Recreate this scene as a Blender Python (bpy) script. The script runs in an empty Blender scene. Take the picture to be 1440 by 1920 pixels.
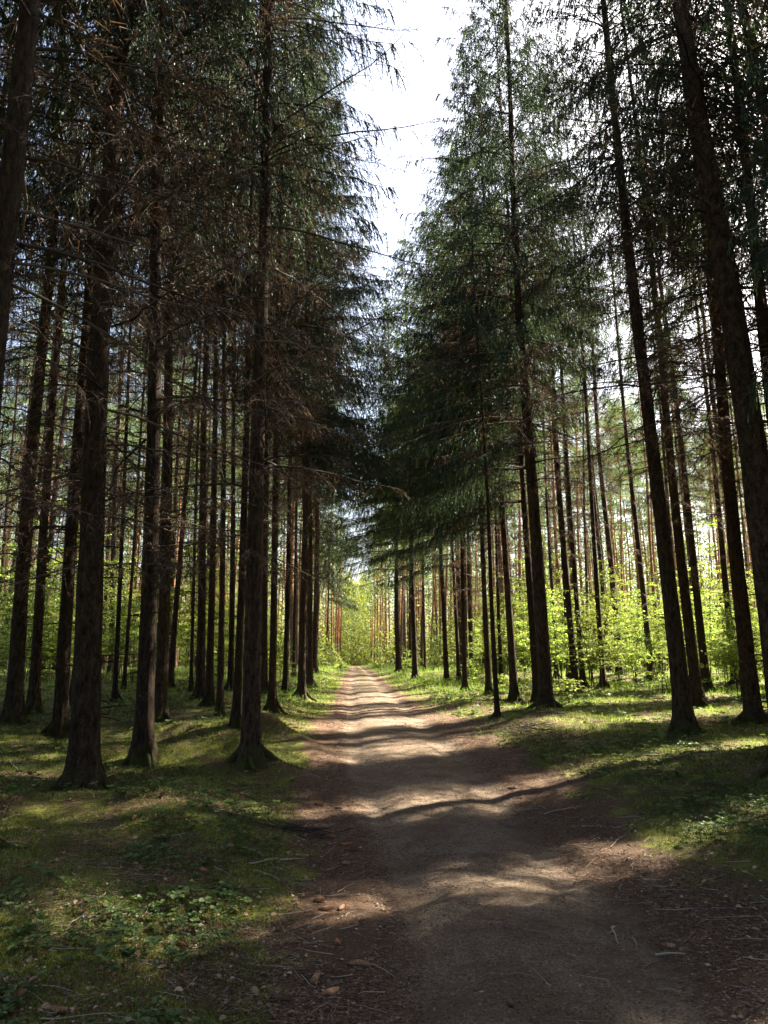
import bpy, math, random
import numpy as np
from mathutils import Vector, Matrix, Euler

SC = bpy.context.scene
COL = SC.collection
R = math.radians

# ------------------------------------------------------------------ camera
CAM_H = 1.6
PITCH, YAW = R(11.61), R(2.25)
cd = bpy.data.cameras.new('camera'); cam = bpy.data.objects.new('camera', cd); COL.objects.link(cam)
cd.sensor_fit = 'VERTICAL'; cd.sensor_height = 36; cd.sensor_width = 27; cd.lens = 26
cd.clip_start = 0.05; cd.clip_end = 5000
cam.location = (0, 0, CAM_H)
cam.rotation_euler = Euler((math.pi / 2 + PITCH, 0, -YAW), 'XYZ')
SC.camera = cam
FPX = 26 / 36 * 1920

# ------------------------------------------------------------------ light
SUN_AZ, SUN_EL = R(60), R(40)            # azimuth from +Y towards +X
w = bpy.data.worlds.new('World'); SC.world = w; w.use_nodes = True
nt = w.node_tree; nt.nodes.clear()
sky = nt.nodes.new('ShaderNodeTexSky'); sky.sky_type = 'NISHITA'; sky.sun_disc = False
sky.sun_elevation = SUN_EL; sky.sun_rotation = SUN_AZ
sky.air_density = 1.0; sky.dust_density = 5.0; sky.ozone_density = 1.0
bg = nt.nodes.new('ShaderNodeBackground'); bg.inputs[1].default_value = 0.05
wo = nt.nodes.new('ShaderNodeOutputWorld')
nt.links.new(sky.outputs[0], bg.inputs[0]); nt.links.new(bg.outputs[0], wo.inputs[0])
sl = bpy.data.lights.new('sun', 'SUN'); sl.energy = 5.0; sl.angle = R(0.53); sl.color = (1.0, 0.91, 0.76)
so = bpy.data.objects.new('sun', sl); COL.objects.link(so)
SV = Vector((math.sin(SUN_AZ) * math.cos(SUN_EL), math.cos(SUN_AZ) * math.cos(SUN_EL), math.sin(SUN_EL)))
so.rotation_euler = SV.to_track_quat('Z', 'Y').to_euler()
SC.view_settings.view_transform = 'Standard'; SC.view_settings.look = 'None'
SC.view_settings.gamma = 1.0
SC.view_settings.exposure = 3.38
SC.cycles.max_bounces = 6; SC.cycles.diffuse_bounces = 4; SC.cycles.glossy_bounces = 2
SC.cycles.transmission_bounces = 4; SC.cycles.transparent_max_bounces = 4

# ------------------------------------------------------------------ noise and ground shape
def _hash(ix, iy, seed):
    h = (ix.astype(np.int64) * 374761393 + iy.astype(np.int64) * 668265263 + seed * 974634777) & 0xFFFFFFFF
    h = ((h ^ (h >> 13)) * 1274126177) & 0xFFFFFFFF
    return ((h ^ (h >> 16)) & 0xFFFF) / 65535.0
def vnoise(x, y, seed=0):
    x = np.asarray(x, float); y = np.asarray(y, float)
    ix = np.floor(x); iy = np.floor(y); fx = x - ix; fy = y - iy
    fx = fx * fx * (3 - 2 * fx); fy = fy * fy * (3 - 2 * fy)
    a = _hash(ix, iy, seed); b = _hash(ix + 1, iy, seed); c = _hash(ix, iy + 1, seed); d = _hash(ix + 1, iy + 1, seed)
    return (a + (b - a) * fx) * (1 - fy) + (c + (d - c) * fx) * fy
def sstep(a, b, x):
    t = np.clip((x - a) / (b - a), 0, 1); return t * t * (3 - 2 * t)
YP = np.array([-400, 0, 8, 10, 12, 14, 18, 22, 32, 36, 60, 100, 200, 6000.])
ZP = np.array([0, 0, 0.0, 0.06, 0.16, 0.27, 0.44, 0.56, 0.90, 1.02, 1.17, 1.22, 1.25, 1.25])
YL = np.array([-400, 3.4, 6.3, 8.5, 12.5, 17, 24, 31, 60, 200, 6000.])
XL = np.array([0.1, 0.08, 0.0, -0.18, -0.45, -0.45, -0.5, -0.45, -0.45, -0.4, -0.4])
XR = np.array([1.9, 2.0, 2.05, 2.05, 2.1, 1.85, 1.55, 1.25, 1.1, 1.0, 1.0])
def road_lr(y):
    wob = 0.10 * (vnoise(y * 0.9, y * 0 + 3.3, 5) - 0.5) + 0.05 * (vnoise(y * 3.1, y * 0 + 1.3, 6) - 0.5)
    wob2 = 0.16 * (vnoise(y * 0.8, y * 0 + 9.3, 7) - 0.5) + 0.07 * (vnoise(y * 2.7, y * 0 + 1.3, 8) - 0.5)
    return np.interp(y, YL, XL) + wob, np.interp(y, YL, XR) + wob2
RIDGES = [((-3.4, 10.6), (-1.75, 11.3), 0.20, 0.42), ((-1.75, 11.2), (-0.5, 10.1), 0.13, 0.30),
          ((-3.2, 13.9), (-1.6, 14.2), 0.20, 0.40), ((-1.6, 14.2), (-0.5, 12.6), 0.12, 0.30),
          ((-3.6, 7.4), (-2.0, 8.0), 0.16, 0.5)]
def H(x, y):
    x = np.asarray(x, float); y = np.asarray(y, float)
    z = np.interp(y, YP, ZP)
    l, r = road_lr(y)
    dl = l - x; dr = x - r
    off = np.maximum(dl, dr)                   # >0 off the road
    m = sstep(0.0, 1.4, off)
    z = z + m * (0.10 + 0.05 * sstep(0, 2, dl))
    amp = m * (0.22 * (vnoise(x * 0.45, y * 0.45, 1) - 0.5) + 0.16 * (vnoise(x * 1.1, y * 1.1, 2) - 0.45)) 
    z = z + amp + (0.45 + 0.55 * m) * (0.035 * (vnoise(x * 3.3, y * 3.3, 3) - 0.5) + 0.016 * (vnoise(x * 9, y * 9, 4) - 0.5))
    for (a, b, h, s) in RIDGES:
        ax, ay = a; bx, by = b; dx, dy = bx - ax, by - ay
        t = np.clip(((x - ax) * dx + (y - ay) * dy) / (dx * dx + dy * dy), 0, 1)
        d2 = (x - ax - t * dx) ** 2 + (y - ay - t * dy) ** 2
        z = z + h * np.exp(-d2 / (s * s)) * sstep(-0.25, 0.5, dl)
    # wheel tracks
    c = (l + r) / 2; hw = (r - l) / 2
    inr = 1 - sstep(-0.15, 0.1, off)
    z = z - 0.05 * inr * (np.exp(-((x - c + 0.62 * hw) / 0.22) ** 2) + np.exp(-((x - c - 0.62 * hw) / 0.22) ** 2))
    return z
def h1(x, y): return float(H(np.array([x]), np.array([y]))[0])
CM = cam.rotation_euler.to_matrix()
def ray(px, py): return (CM @ Vector(((px - 720) / FPX, (960 - py) / FPX, -1.0)))
def at(px, py):
    """ground point under a pixel of the photograph"""
    d = ray(px, py); lo = 0.5; prev = lo
    t = lo
    while t < 400:
        p = Vector((0, 0, CAM_H)) + d * t
        if p.z < h1(p.x, p.y): break
        prev = t; t *= 1.03
    a, b = prev, t
    for _ in range(18):
        m = (a + b) / 2; p = Vector((0, 0, CAM_H)) + d * m
        if p.z < h1(p.x, p.y): b = m
        else: a = m
    p = Vector((0, 0, CAM_H)) + d * b
    return Vector((p.x, p.y, h1(p.x, p.y)))
def in_view(x, y, half=R(28.5)):
    return abs(math.atan2(x, y) - YAW) < half and y > 0

# ------------------------------------------------------------------ materials
def mat(name):
    m = bpy.data.materials.new(name); m.use_nodes = True; m.node_tree.nodes.clear()
    return m, m.node_tree
def N(t, typ, **kw):
    n = t.nodes.new(typ)
    for k, v in kw.items():
        if k.startswith('i_'):
            key = k[2:]; n.inputs[int(key) if key.isdigit() else key].default_value = v
        else: setattr(n, k, v)
    return n
def ramp(t, src, stops):
    r = t.nodes.new('ShaderNodeValToRGB'); t.links.new(src, r.inputs[0])
    e = r.color_ramp.elements
    while len(e) < len(stops): e.new(0.5)
    for el, (p, c) in zip(e, stops):
        el.position = p; el.color = (*c, 1) if len(c) == 3 else c
    return r.outputs[0]
def mix(t, f, a, b, typ='MIX'):
    n = t.nodes.new('ShaderNodeMix'); n.data_type = 'RGBA'; n.blend_type = typ
    for s, v in ((n.inputs[0], f), (n.inputs[6], a), (n.inputs[7], b)):
        if hasattr(v, 'is_linked') or isinstance(v, bpy.types.NodeSocket): t.links.new(v, s)
        elif isinstance(v, (int, float)): s.default_value = v
        else: s.default_value = (*v, 1)
    return n.outputs[2]
def mth(t, op, a, b=None, c=None, clamp=False):
    n = t.nodes.new('ShaderNodeMath'); n.operation = op; n.use_clamp = clamp
    for i, v in enumerate((a, b, c)):
        if v is None: continue
        if isinstance(v, bpy.types.NodeSocket): t.links.new(v, n.inputs[i])
        else: n.inputs[i].default_value = v
    return n.outputs[0]
def noise(t, vec, scale, detail=4, rough=0.55, out=0):
    n = t.nodes.new('ShaderNodeTexNoise'); n.inputs['Scale'].default_value = scale
    n.inputs['Detail'].default_value = detail; n.inputs['Roughness'].default_value = rough
    if vec is not None: t.links.new(vec, n.inputs['Vector'])
    return n.outputs[out]
def principled(t, col, rough=0.9, bump=None, spec=0.2):
    p = t.nodes.new('ShaderNodeBsdfPrincipled'); o = t.nodes.new('ShaderNodeOutputMaterial')
    if isinstance(col, bpy.types.NodeSocket): t.links.new(col, p.inputs['Base Color'])
    else: p.inputs['Base Color'].default_value = (*col, 1)
    p.inputs['Roughness'].default_value = rough; p.inputs['Specular IOR Level'].default_value = spec
    if bump is not None: t.links.new(bump, p.inputs['Normal'])
    t.links.new(p.outputs[0], o.inputs[0]); return p
def bumpn(t, h, strength, dist):
    b = t.nodes.new('ShaderNodeBump'); b.inputs['Strength'].default_value = strength; b.inputs['Distance'].default_value = dist
    t.links.new(h, b.inputs['Height']); return b.outputs[0]

def bark(name, dark, light, top=None, toph=9.0, moss=0.7):
    m, t = mat(name)
    tc = N(t, 'ShaderNodeTexCoord'); mp = N(t, 'ShaderNodeMapping'); t.links.new(tc.outputs['Object'], mp.inputs[0])
    mp.inputs['Scale'].default_value = (1, 1, 0.38)
    nz = noise(t, mp.outputs[0], 17, 8, 0.75)
    vo = N(t, 'ShaderNodeTexVoronoi', feature='DISTANCE_TO_EDGE'); vo.inputs['Scale'].default_value = 38
    dv = N(t, 'ShaderNodeVectorMath', operation='ADD')
    nc = noise(t, mp.outputs[0], 9, 3, 0.6, out=1); sc = N(t, 'ShaderNodeVectorMath', operation='SCALE'); sc.inputs['Scale'].default_value = 0.3
    t.links.new(nc, sc.inputs[0]); t.links.new(mp.outputs[0], dv.inputs[0]); t.links.new(sc.outputs[0], dv.inputs[1])
    t.links.new(dv.outputs[0], vo.inputs['Vector'])
    edge = mth(t, 'MULTIPLY', vo.outputs['Distance'], 5.0, clamp=True)
    c = ramp(t, nz, [(0.38, dark), (0.53, tuple((a + b) / 2 for a, b in zip(dark, light))), (0.66, light)])
    c = mix(t, mth(t, 'MULTIPLY', mth(t, 'SUBTRACT', 1.0, edge), 0.45), c, tuple(a * 0.5 for a in dark))
    sx = N(t, 'ShaderNodeSeparateXYZ'); t.links.new(tc.outputs['Object'], sx.inputs[0])
    big = noise(t, tc.outputs['Object'], 1.7, 3)
    if top:
        f = mth(t, 'ADD', mth(t, 'MULTIPLY', mth(t, 'SUBTRACT', sx.outputs[2], toph), 0.3), mth(t, 'MULTIPLY', mth(t, 'SUBTRACT', big, 0.5), 2.0), clamp=True)
        c = mix(t, f, c, mix(t, nz, tuple(a * 0.6 for a in top), tuple(min(1, a * 1.3) for a in top)))
    lich = ramp(t, noise(t, tc.outputs['Object'], 6.5, 5, 0.7), [(0.6, (0, 0, 0)), (0.72, (1, 1, 1))])
    c = mix(t, mth(t, 'MULTIPLY', lich, 0.35), c, (0.17, 0.19, 0.13))
    mf = mth(t, 'SUBTRACT', mth(t, 'SUBTRACT', 1.0, mth(t, 'MULTIPLY', sx.outputs[2], 1.6)), mth(t, 'MULTIPLY', noise(t, tc.outputs['Object'], 5, 4), 1.2))
    mf = mth(t, 'MULTIPLY', mth(t, 'MULTIPLY', mf, 2.2, clamp=True), moss)
    c = mix(t, mf, c, (0.075, 0.095, 0.02))
    oi = N(t, 'ShaderNodeObjectInfo')
    hs = N(t, 'ShaderNodeHueSaturation'); t.links.new(c, hs.inputs['Color'])
    t.links.new(mth(t, 'ADD', 0.75, mth(t, 'MULTIPLY', oi.outputs['Random'], 0.5)), hs.inputs['Value'])
    h = mth(t, 'ADD', mth(t, 'MULTIPLY', edge, 0.35), mth(t, 'MULTIPLY', nz, 1.3))
    principled(t, hs.outputs[0], 0.92, bumpn(t, h, 1.0, 0.035), 0.12)
    return m
def leafy(name, cols, transl=0.35, tcol=None, rough=0.6, vary=0.35, gloss=0.04):
    """cols: dark to light, picked by the per-leaf attribute v"""
    m, t = mat(name)
    at_ = N(t, 'ShaderNodeAttribute', attribute_name='v')
    k = len(cols)
    c = ramp(t, at_.outputs['Fac'], [(i / max(1, k - 1), cc) for i, cc in enumerate(cols)])
    oi = N(t, 'ShaderNodeObjectInfo'); hs = N(t, 'ShaderNodeHueSaturation'); t.links.new(c, hs.inputs['Color'])
    t.links.new(mth(t, 'ADD', 1 - vary / 2, mth(t, 'MULTIPLY', oi.outputs['Random'], vary)), hs.inputs['Value'])
    t.links.new(mth(t, 'ADD', 0.485, mth(t, 'MULTIPLY', oi.outputs['Random'], 0.03)), hs.inputs['Hue'])
    d = N(t, 'ShaderNodeBsdfDiffuse'); tr = N(t, 'ShaderNodeBsdfTranslucent'); t.links.new(hs.outputs[0], d.inputs[0])
    tc = mix(t, 1.0, hs.outputs[0], tcol or (1.5, 1.6, 0.8), 'MULTIPLY'); t.links.new(tc, tr.inputs[0])
    ms = N(t, 'ShaderNodeMixShader'); ms.inputs[0].default_value = transl
    t.links.new(d.outputs[0], ms.inputs[1]); t.links.new(tr.outputs[0], ms.inputs[2])
    gl = N(t, 'ShaderNodeBsdfGlossy'); gl.inputs['Roughness'].default_value = rough; gl.inputs[0].default_value = (0.8, 0.85, 0.9, 1)
    m2 = N(t, 'ShaderNodeMixShader'); m2.inputs[0].default_value = gloss
    t.links.new(ms.outputs[0], m2.inputs[1]); t.links.new(gl.outputs[0], m2.inputs[2])
    o = N(t, 'ShaderNodeOutputMaterial'); t.links.new(m2.outputs[0], o.inputs[0])
    return m
M = {}
M['bark'] = bark('spruce_bark', (0.022, 0.014, 0.009), (0.14, 0.095, 0.062))
M['pine'] = bark('pine_bark', (0.10, 0.062, 0.042), (0.26, 0.17, 0.12), top=(0.36, 0.17, 0.085), toph=4.0, moss=0.5)
M['dead'] = leafy('dead_wood', [(0.022, 0.016, 0.012), (0.055, 0.04, 0.03), (0.13, 0.10, 0.075)], 0.0, gloss=0.02)
M['fuzz'] = leafy('dead_twig', [(0.035, 0.020, 0.011), (0.085, 0.052, 0.030), (0.18, 0.115, 0.07)], 0.22, (1.3, 1.0, 0.7), gloss=0.03)
M['needle'] = leafy('spruce_needles', [(0.011, 0.020, 0.011), (0.027, 0.043, 0.022), (0.060, 0.085, 0.038)], 0.25, (1.4, 1.35, 0.75), gloss=0.025, rough=0.45)
M['young'] = leafy('sun_painted_spruce_needles', [(0.024, 0.044, 0.016), (0.060, 0.092, 0.032), (0.13, 0.18, 0.06)], 0.4, (1.5, 1.55, 0.7), gloss=0.025)  # lighter copy of the spruce needles, sunlight on overhanging boughs painted into the colour
M['pneedle'] = leafy('pine_needles', [(0.045, 0.075, 0.03), (0.09, 0.13, 0.045), (0.13, 0.18, 0.06)], 0.35, gloss=0.05)
M['fresh'] = leafy('fresh_leaves', [(0.08, 0.11, 0.025), (0.17, 0.215, 0.05), (0.31, 0.35, 0.10)], 0.5, (1.35, 1.4, 0.7), gloss=0.03, vary=0.75)
M['herb'] = leafy('herb_leaves', [(0.03, 0.05, 0.015), (0.06, 0.095, 0.028), (0.13, 0.18, 0.055)], 0.3, gloss=0.02, rough=0.5)
M['moss'] = leafy('moss_blades', [(0.04, 0.045, 0.010), (0.095, 0.118, 0.02), (0.19, 0.215, 0.04)], 0.3, gloss=0.02)
M['grass'] = leafy('grass_blades', [(0.07, 0.12, 0.02), (0.12, 0.19, 0.035), (0.22, 0.27, 0.07)], 0.45, gloss=0.04)
M['litter'] = leafy('needle_litter', [(0.045, 0.026, 0.015), (0.12, 0.07, 0.038), (0.34, 0.24, 0.155)], 0.05, gloss=0.03)
M['stick'] = leafy('stick_wood', [(0.07, 0.05, 0.035), (0.15, 0.11, 0.08), (0.3, 0.25, 0.19)], 0.0, gloss=0.03)
M['pale'] = leafy('bleached_wood', [(0.20, 0.17, 0.13), (0.32, 0.28, 0.22)], 0.0, gloss=0.03, vary=0.1)

def ground_mat():
    m, t = mat('forest_floor')
    tc = N(t, 'ShaderNodeTexCoord'); P = tc.outputs['Object']
    a = N(t, 'ShaderNodeAttribute', attribute_name='lit')
    big = noise(t, P, 0.55, 4, 0.6); mid = noise(t, P, 3.0, 6, 0.7); fine = noise(t, P, 45, 5, 0.75); sp = noise(t, P, 150, 3, 0.8)
    litter = ramp(t, mth(t, 'ADD', mth(t, 'MULTIPLY', fine, 0.6), mth(t, 'MULTIPLY', sp, 0.4)),
                  [(0.34, (0.022, 0.014, 0.010)), (0.5, (0.085, 0.05, 0.030)), (0.62, (0.15, 0.095, 0.058)), (0.72, (0.27, 0.19, 0.12))])
    moss = ramp(t, mth(t, 'ADD', mth(t, 'MULTIPLY', fine, 0.5), mth(t, 'MULTIPLY', mid, 0.5)),
                [(0.34, (0.016, 0.018, 0.006)), (0.5, (0.075, 0.08, 0.016)), (0.64, (0.19, 0.19, 0.035))])
    f = mth(t, 'ADD', mth(t, 'MULTIPLY', mth(t, 'SUBTRACT', big, 0.49), 5.0), mth(t, 'MULTIPLY', mth(t, 'SUBTRACT', mid, 0.5), 7.0))
    f = mth(t, 'ADD', mth(t, 'ADD', f, 0.75), mth(t, 'MULTIPLY', a.outputs['Fac'], -2.4), clamp=True)
    c = mix(t, f, litter, moss)
    h = mth(t, 'ADD', fine, mth(t, 'MULTIPLY', mid, 1.5))
    principled(t, c, 0.95, bumpn(t, h, 0.9, 0.02), 0.12)
    return m
def path_mat():
    m, t = mat('dirt_path')
    tc = N(t, 'ShaderNodeTexCoord'); P = tc.outputs['Object']
    a = N(t, 'ShaderNodeAttribute', attribute_name='lit')
    big = noise(t, P, 0.8, 5, 0.6); mid = noise(t, P, 5.0, 6, 0.7); fine = noise(t, P, 60, 5, 0.8); sp = noise(t, P, 190, 3, 0.8)
    c = ramp(t, mth(t, 'ADD', mth(t, 'MULTIPLY', big, 0.55), mth(t, 'MULTIPLY', mid, 0.45)),
             [(0.36, (0.10, 0.070, 0.047)), (0.5, (0.165, 0.122, 0.084)), (0.64, (0.25, 0.195, 0.145))])
    c = mix(t, 0.6, c, ramp(t, fine, [(0.38, (0.03, 0.021, 0.015)), (0.5, (0.155, 0.114, 0.078)), (0.62, (0.33, 0.26, 0.19))]))
    blot = ramp(t, noise(t, P, 1.9, 7, 0.75), [(0.42, (1, 1, 1)), (0.56, (0, 0, 0))]); c = mix(t, mth(t, 'MULTIPLY', blot, 0.55), c, (0.07, 0.044, 0.028))
    spk = ramp(t, sp, [(0.64, (0, 0, 0)), (0.68, (1, 1, 1))]); c = mix(t, mth(t, 'MULTIPLY', spk, 0.6), c, (0.42, 0.36, 0.29))
    dk = ramp(t, sp, [(0.30, (1, 1, 1)), (0.34, (0, 0, 0))]); c = mix(t, mth(t, 'MULTIPLY', dk, 0.7), c, (0.05, 0.03, 0.02))
    e = mth(t, 'MULTIPLY', mth(t, 'ADD', a.outputs['Fac'], mth(t, 'MULTIPLY', mth(t, 'SUBTRACT', mid, 0.5), 2.0)), 1.5, clamp=True)
    lit = ramp(t, mth(t, 'ADD', mth(t, 'MULTIPLY', fine, 0.6), mth(t, 'MULTIPLY', sp, 0.4)),
               [(0.36, (0.03, 0.02, 0.014)), (0.5, (0.10, 0.062, 0.04)), (0.62, (0.16, 0.105, 0.065)), (0.72, (0.27, 0.19, 0.12))])
    c = mix(t, e, c, lit)
    h = mth(t, 'ADD', mth(t, 'MULTIPLY', fine, 0.8), mth(t, 'MULTIPLY', mid, 2.0))
    principled(t, c, 0.95, bumpn(t, h, 1.0, 0.02), 0.08)
    return m
def cone_mat():
    m, t = mat('cone_scales')
    a = N(t, 'ShaderNodeAttribute', attribute_name='v')
    c = ramp(t, a.outputs['Fac'], [(0, (0.05, 0.028, 0.016)), (0.5, (0.20, 0.11, 0.055)), (1, (0.36, 0.22, 0.115))])
    oi = N(t, 'ShaderNodeObjectInfo'); hs = N(t, 'ShaderNodeHueSaturation'); t.links.new(c, hs.inputs['Color'])
    t.links.new(oi.outputs['Color'], hs.inputs['Color'])
    c2 = mix(t, 1.0, c, oi.outputs['Color'], 'MULTIPLY')
    principled(t, c2, 0.6, None, 0.3); return m
M['ground'] = ground_mat(); M['path'] = path_mat(); M['cone'] = cone_mat()

# ------------------------------------------------------------------ mesh builder (numpy)
class MB:
    def __init__(s): s.v = []; s.f = []; s.n = 0; s.at = []     # f: (array[M,k], matindex, smooth)
    def add(s, V, F, mi=0, att=0.5, smooth=False):
        V = np.asarray(V, float).reshape(-1, 3); F = np.asarray(F, np.int64)
        s.v.append(V); s.f.append((F + s.n, mi, smooth)); s.n += len(V)
        s.at.append(np.broadcast_to(np.asarray(att, float), (len(V),)) if np.ndim(att) <= 1 else att.reshape(-1))
    def mesh(s, name, mats):
        me = bpy.data.meshes.new(name); V = np.concatenate(s.v)
        me.vertices.add(len(V)); me.vertices.foreach_set('co', V.astype(np.float32).ravel())
        li = np.concatenate([f.ravel() for f, _, _ in s.f]); tot = np.concatenate([np.full(len(f), f.shape[1]) for f, _, _ in s.f])
        st = np.concatenate([[0], np.cumsum(tot)[:-1]])
        me.loops.add(len(li)); me.loops.foreach_set('vertex_index', li.astype(np.int32))
        me.polygons.add(len(tot)); me.polygons.foreach_set('loop_start', st.astype(np.int32)); 
        me.polygons.foreach_set('loop_total', tot.astype(np.int32)) if False else None
        me.polygons.foreach_set('material_index', np.concatenate([np.full(len(f), mi) for f, mi, _ in s.f]).astype(np.int32))
        me.polygons.foreach_set('use_smooth', np.concatenate([np.full(len(f), sm) for f, _, sm in s.f]).astype(bool))
        a = me.attributes.new('v', 'FLOAT', 'POINT'); a.data.foreach_set('value', np.concatenate(s.at).astype(np.float32))
        for m in mats: me.materials.append(m)
        me.update(calc_edges=True)
        return me
def unit(a): return a / np.maximum(np.linalg.norm(a, axis=-1, keepdims=True), 1e-9)
def tubes(mb, P, r0, r1, sides=4, mi=0, att=0.5, smooth=True, rng=None):
    """P [N,K,3] polylines, r0/r1 radii at ends"""
    P = np.asarray(P, float)
    if P.ndim == 2: P = P[None]
    n, k, _ = P.shape
    T = np.gradient(P, axis=1); T = unit(T)
    ref = np.where(np.abs(T[..., 2:3]) > 0.8, np.array([1., 0, 0]), np.array([0, 0, 1.]))
    A = unit(np.cross(T, ref)); B = np.cross(T, A)
    t = np.linspace(0, 1, k)[None, :]
    rr = np.asarray(r0, float).reshape(-1, 1) * (1 - t) + np.asarray(r1, float).reshape(-1, 1) * t
    an = np.arange(sides) / sides * 2 * np.pi
    V = P[:, :, None, :] + rr[:, :, None, None] * (A[:, :, None, :] * np.cos(an)[None, None, :, None] + B[:, :, None, :] * np.sin(an)[None, None, :, None])
    i = np.arange(n)[:, None, None] * (k * sides); j = np.arange(k - 1)[None, :, None] * sides; q = np.arange(sides)[None, None, :]
    q2 = (q + 1) % sides
    F = np.stack([i + j + q, i + j + q2, i + j + sides + q2, i + j + sides + q], -1).reshape(-1, 4)
    aa = np.repeat(np.broadcast_to(np.asarray(att, float).reshape(-1), (n,)), k * sides)
    mb.add(V.reshape(-1, 3), F, mi, aa, smooth)
def blades(mb, P, D, L, W, rng, mi=0, att=None, up=None):
    """one triangle each: base at P, tip at P + D*L"""
    n = len(P); D = unit(D)
    S = unit(np.cross(D, rng.normal(size=(n, 3)) if up is None else up))
    L = np.broadcast_to(L, (n,))[:, None]; W = np.broadcast_to(W, (n,))[:, None]
    V = np.stack([P - S * W / 2, P + S * W / 2, P + D * L], 1)
    if att is None: att = rng.random(n)
    mb.add(V.reshape(-1, 3), np.arange(n * 3).reshape(-1, 3), mi, np.repeat(att, 3))
def leaves(mb, P, D, Nrm, L, W, rng, mi=0, att=None, fold=0.15, sides=6):
    """rounded leaf: fan of hexagon, base at P, pointing D, facing Nrm"""
    n = len(P); D = unit(D); S = unit(np.cross(D, Nrm)); U = np.cross(S, D)
    L = np.broadcast_to(L, (n,))[:, None]; W = np.broadcast_to(W, (n,))[:, None]
    if sides == 4: pr = [(0, 0), (0.5, 0.5), (1, 0), (0.45, -0.5)]
    else: pr = [(0, 0), (0.25, 0.42), (0.65, 0.46), (1, 0), (0.65, -0.46), (0.25, -0.42)]
    V = np.stack([P + D * L * a + S * W * b + U * W * (fold * abs(b) * 2) for a, b in pr], 1)
    k = len(pr)
    base = np.arange(n)[:, None] * k
    if k == 4: F = base + np.array([[0, 1, 2, 3]])
    else: F = np.concatenate([base + np.array([[0, 1, 2, 3]]), base + np.array([[0, 3, 4, 5]])])
    if att is None: att = rng.random(n)
    mb.add(V.reshape(-1, 3), F, mi, np.repeat(att, k))
def obj(name, me, parent=None, loc=None, rot=None, scale=None):
    o = bpy.data.objects.new(name, me); COL.objects.link(o)
    if parent is not None: o.parent = parent
    if loc is not None: o.location = loc
    if rot is not None: o.rotation_euler = rot
    if scale is not None: o.scale = scale
    return o
def tag(o, label=None, cat=None, group=None, kind=None):
    if label: o['label'] = label
    if cat: o['category'] = cat
    if group: o['group'] = group
    if kind: o['kind'] = kind
    return o

# ------------------------------------------------------------------ ground and path
def axis(lo, hi, fine_lo, fine_hi, step, grow):
    a = list(np.arange(fine_lo, fine_hi, step)); s = step; p = a[-1]
    while p < hi: s *= grow; p += s; a.append(p)
    s = step; p = fine_lo; b = []
    while p > lo: s *= grow; p -= s; b.append(p)
    return np.array(b[::-1] + a)
ys = axis(-400, 400, 2.6, 9.0, 0.035, 1.022); xs = axis(-400, 400, -2.6, 3.2, 0.035, 1.028)
def litval(x, y):
    l, r = road_lr(y); d = np.maximum(l - x, x - r)
    band = np.where(l - x > 0, 0.78, 1.3) * (0.75 + 0.9 * (vnoise(x * 1.3, y * 1.3, 21) - 0.5))
    return (1 - sstep(0.0, 1.0, d / np.maximum(band, 0.2))) * (1 - 0.75 * sstep(14, 26, y))
X, Y = np.meshgrid(xs, ys); Z = H(X, Y)
l_, r_ = road_lr(Y); inside = (X > l_ - 0.05) & (X < r_ + 0.05)
Z = np.where((X > l_ + 0.12) & (X < r_ - 0.12), Z - 0.06, Z)       # the path sheet lies above this
mb = MB(); nx, ny = len(xs), len(ys)
ii = (np.arange(ny - 1)[:, None] * nx + np.arange(nx - 1)[None, :]).ravel()
mb.add(np.stack([X, Y, Z], -1).reshape(-1, 3), np.stack([ii, ii + 1, ii + nx + 1, ii + nx], -1), 0, 0.5, True)
gme = mb.mesh('forest_floor', [M['ground']])
a = gme.attributes.new('lit', 'FLOAT', 'POINT'); a.data.foreach_set('value', litval(X, Y).astype(np.float32).ravel())
tag(obj('forest_floor', gme), kind='structure')
py_ = ys[(ys > -30) & (ys < 230)]; K = 70
l_, r_ = road_lr(py_)
l2 = l_ - 0.06; r2 = r_ + 0.06
T = np.linspace(0, 1, K)[None, :]
PX = l2[:, None] + (r2 - l2)[:, None] * T; PY = np.repeat(py_[:, None], K, 1)
dE = np.minimum(PX - l_[:, None], r_[:, None] - PX)
PZ = H(PX, PY) + 0.004 - 0.03 * (1 - sstep(-0.06, 0.01, dE))
mb = MB(); ny = len(py_); ii = (np.arange(ny - 1)[:, None] * K + np.arange(K - 1)[None, :]).ravel()
mb.add(np.stack([PX, PY, PZ], -1).reshape(-1, 3), np.stack([ii, ii + 1, ii + K + 1, ii + K], -1), 0, 0.5, True)
pme = mb.mesh('dirt_path', [M['path']])
lv = (1 - sstep(-0.05, 0.42, dE)) * 1.0
lv = np.maximum(lv, 0.9 * sstep(24, 40, PY) * np.exp(-((T - 0.5) / 0.13) ** 2))
a = pme.attributes.new('lit', 'FLOAT', 'POINT'); a.data.foreach_set('value', lv.astype(np.float32).ravel())
tag(obj('dirt_path', pme), kind='structure')

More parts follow.
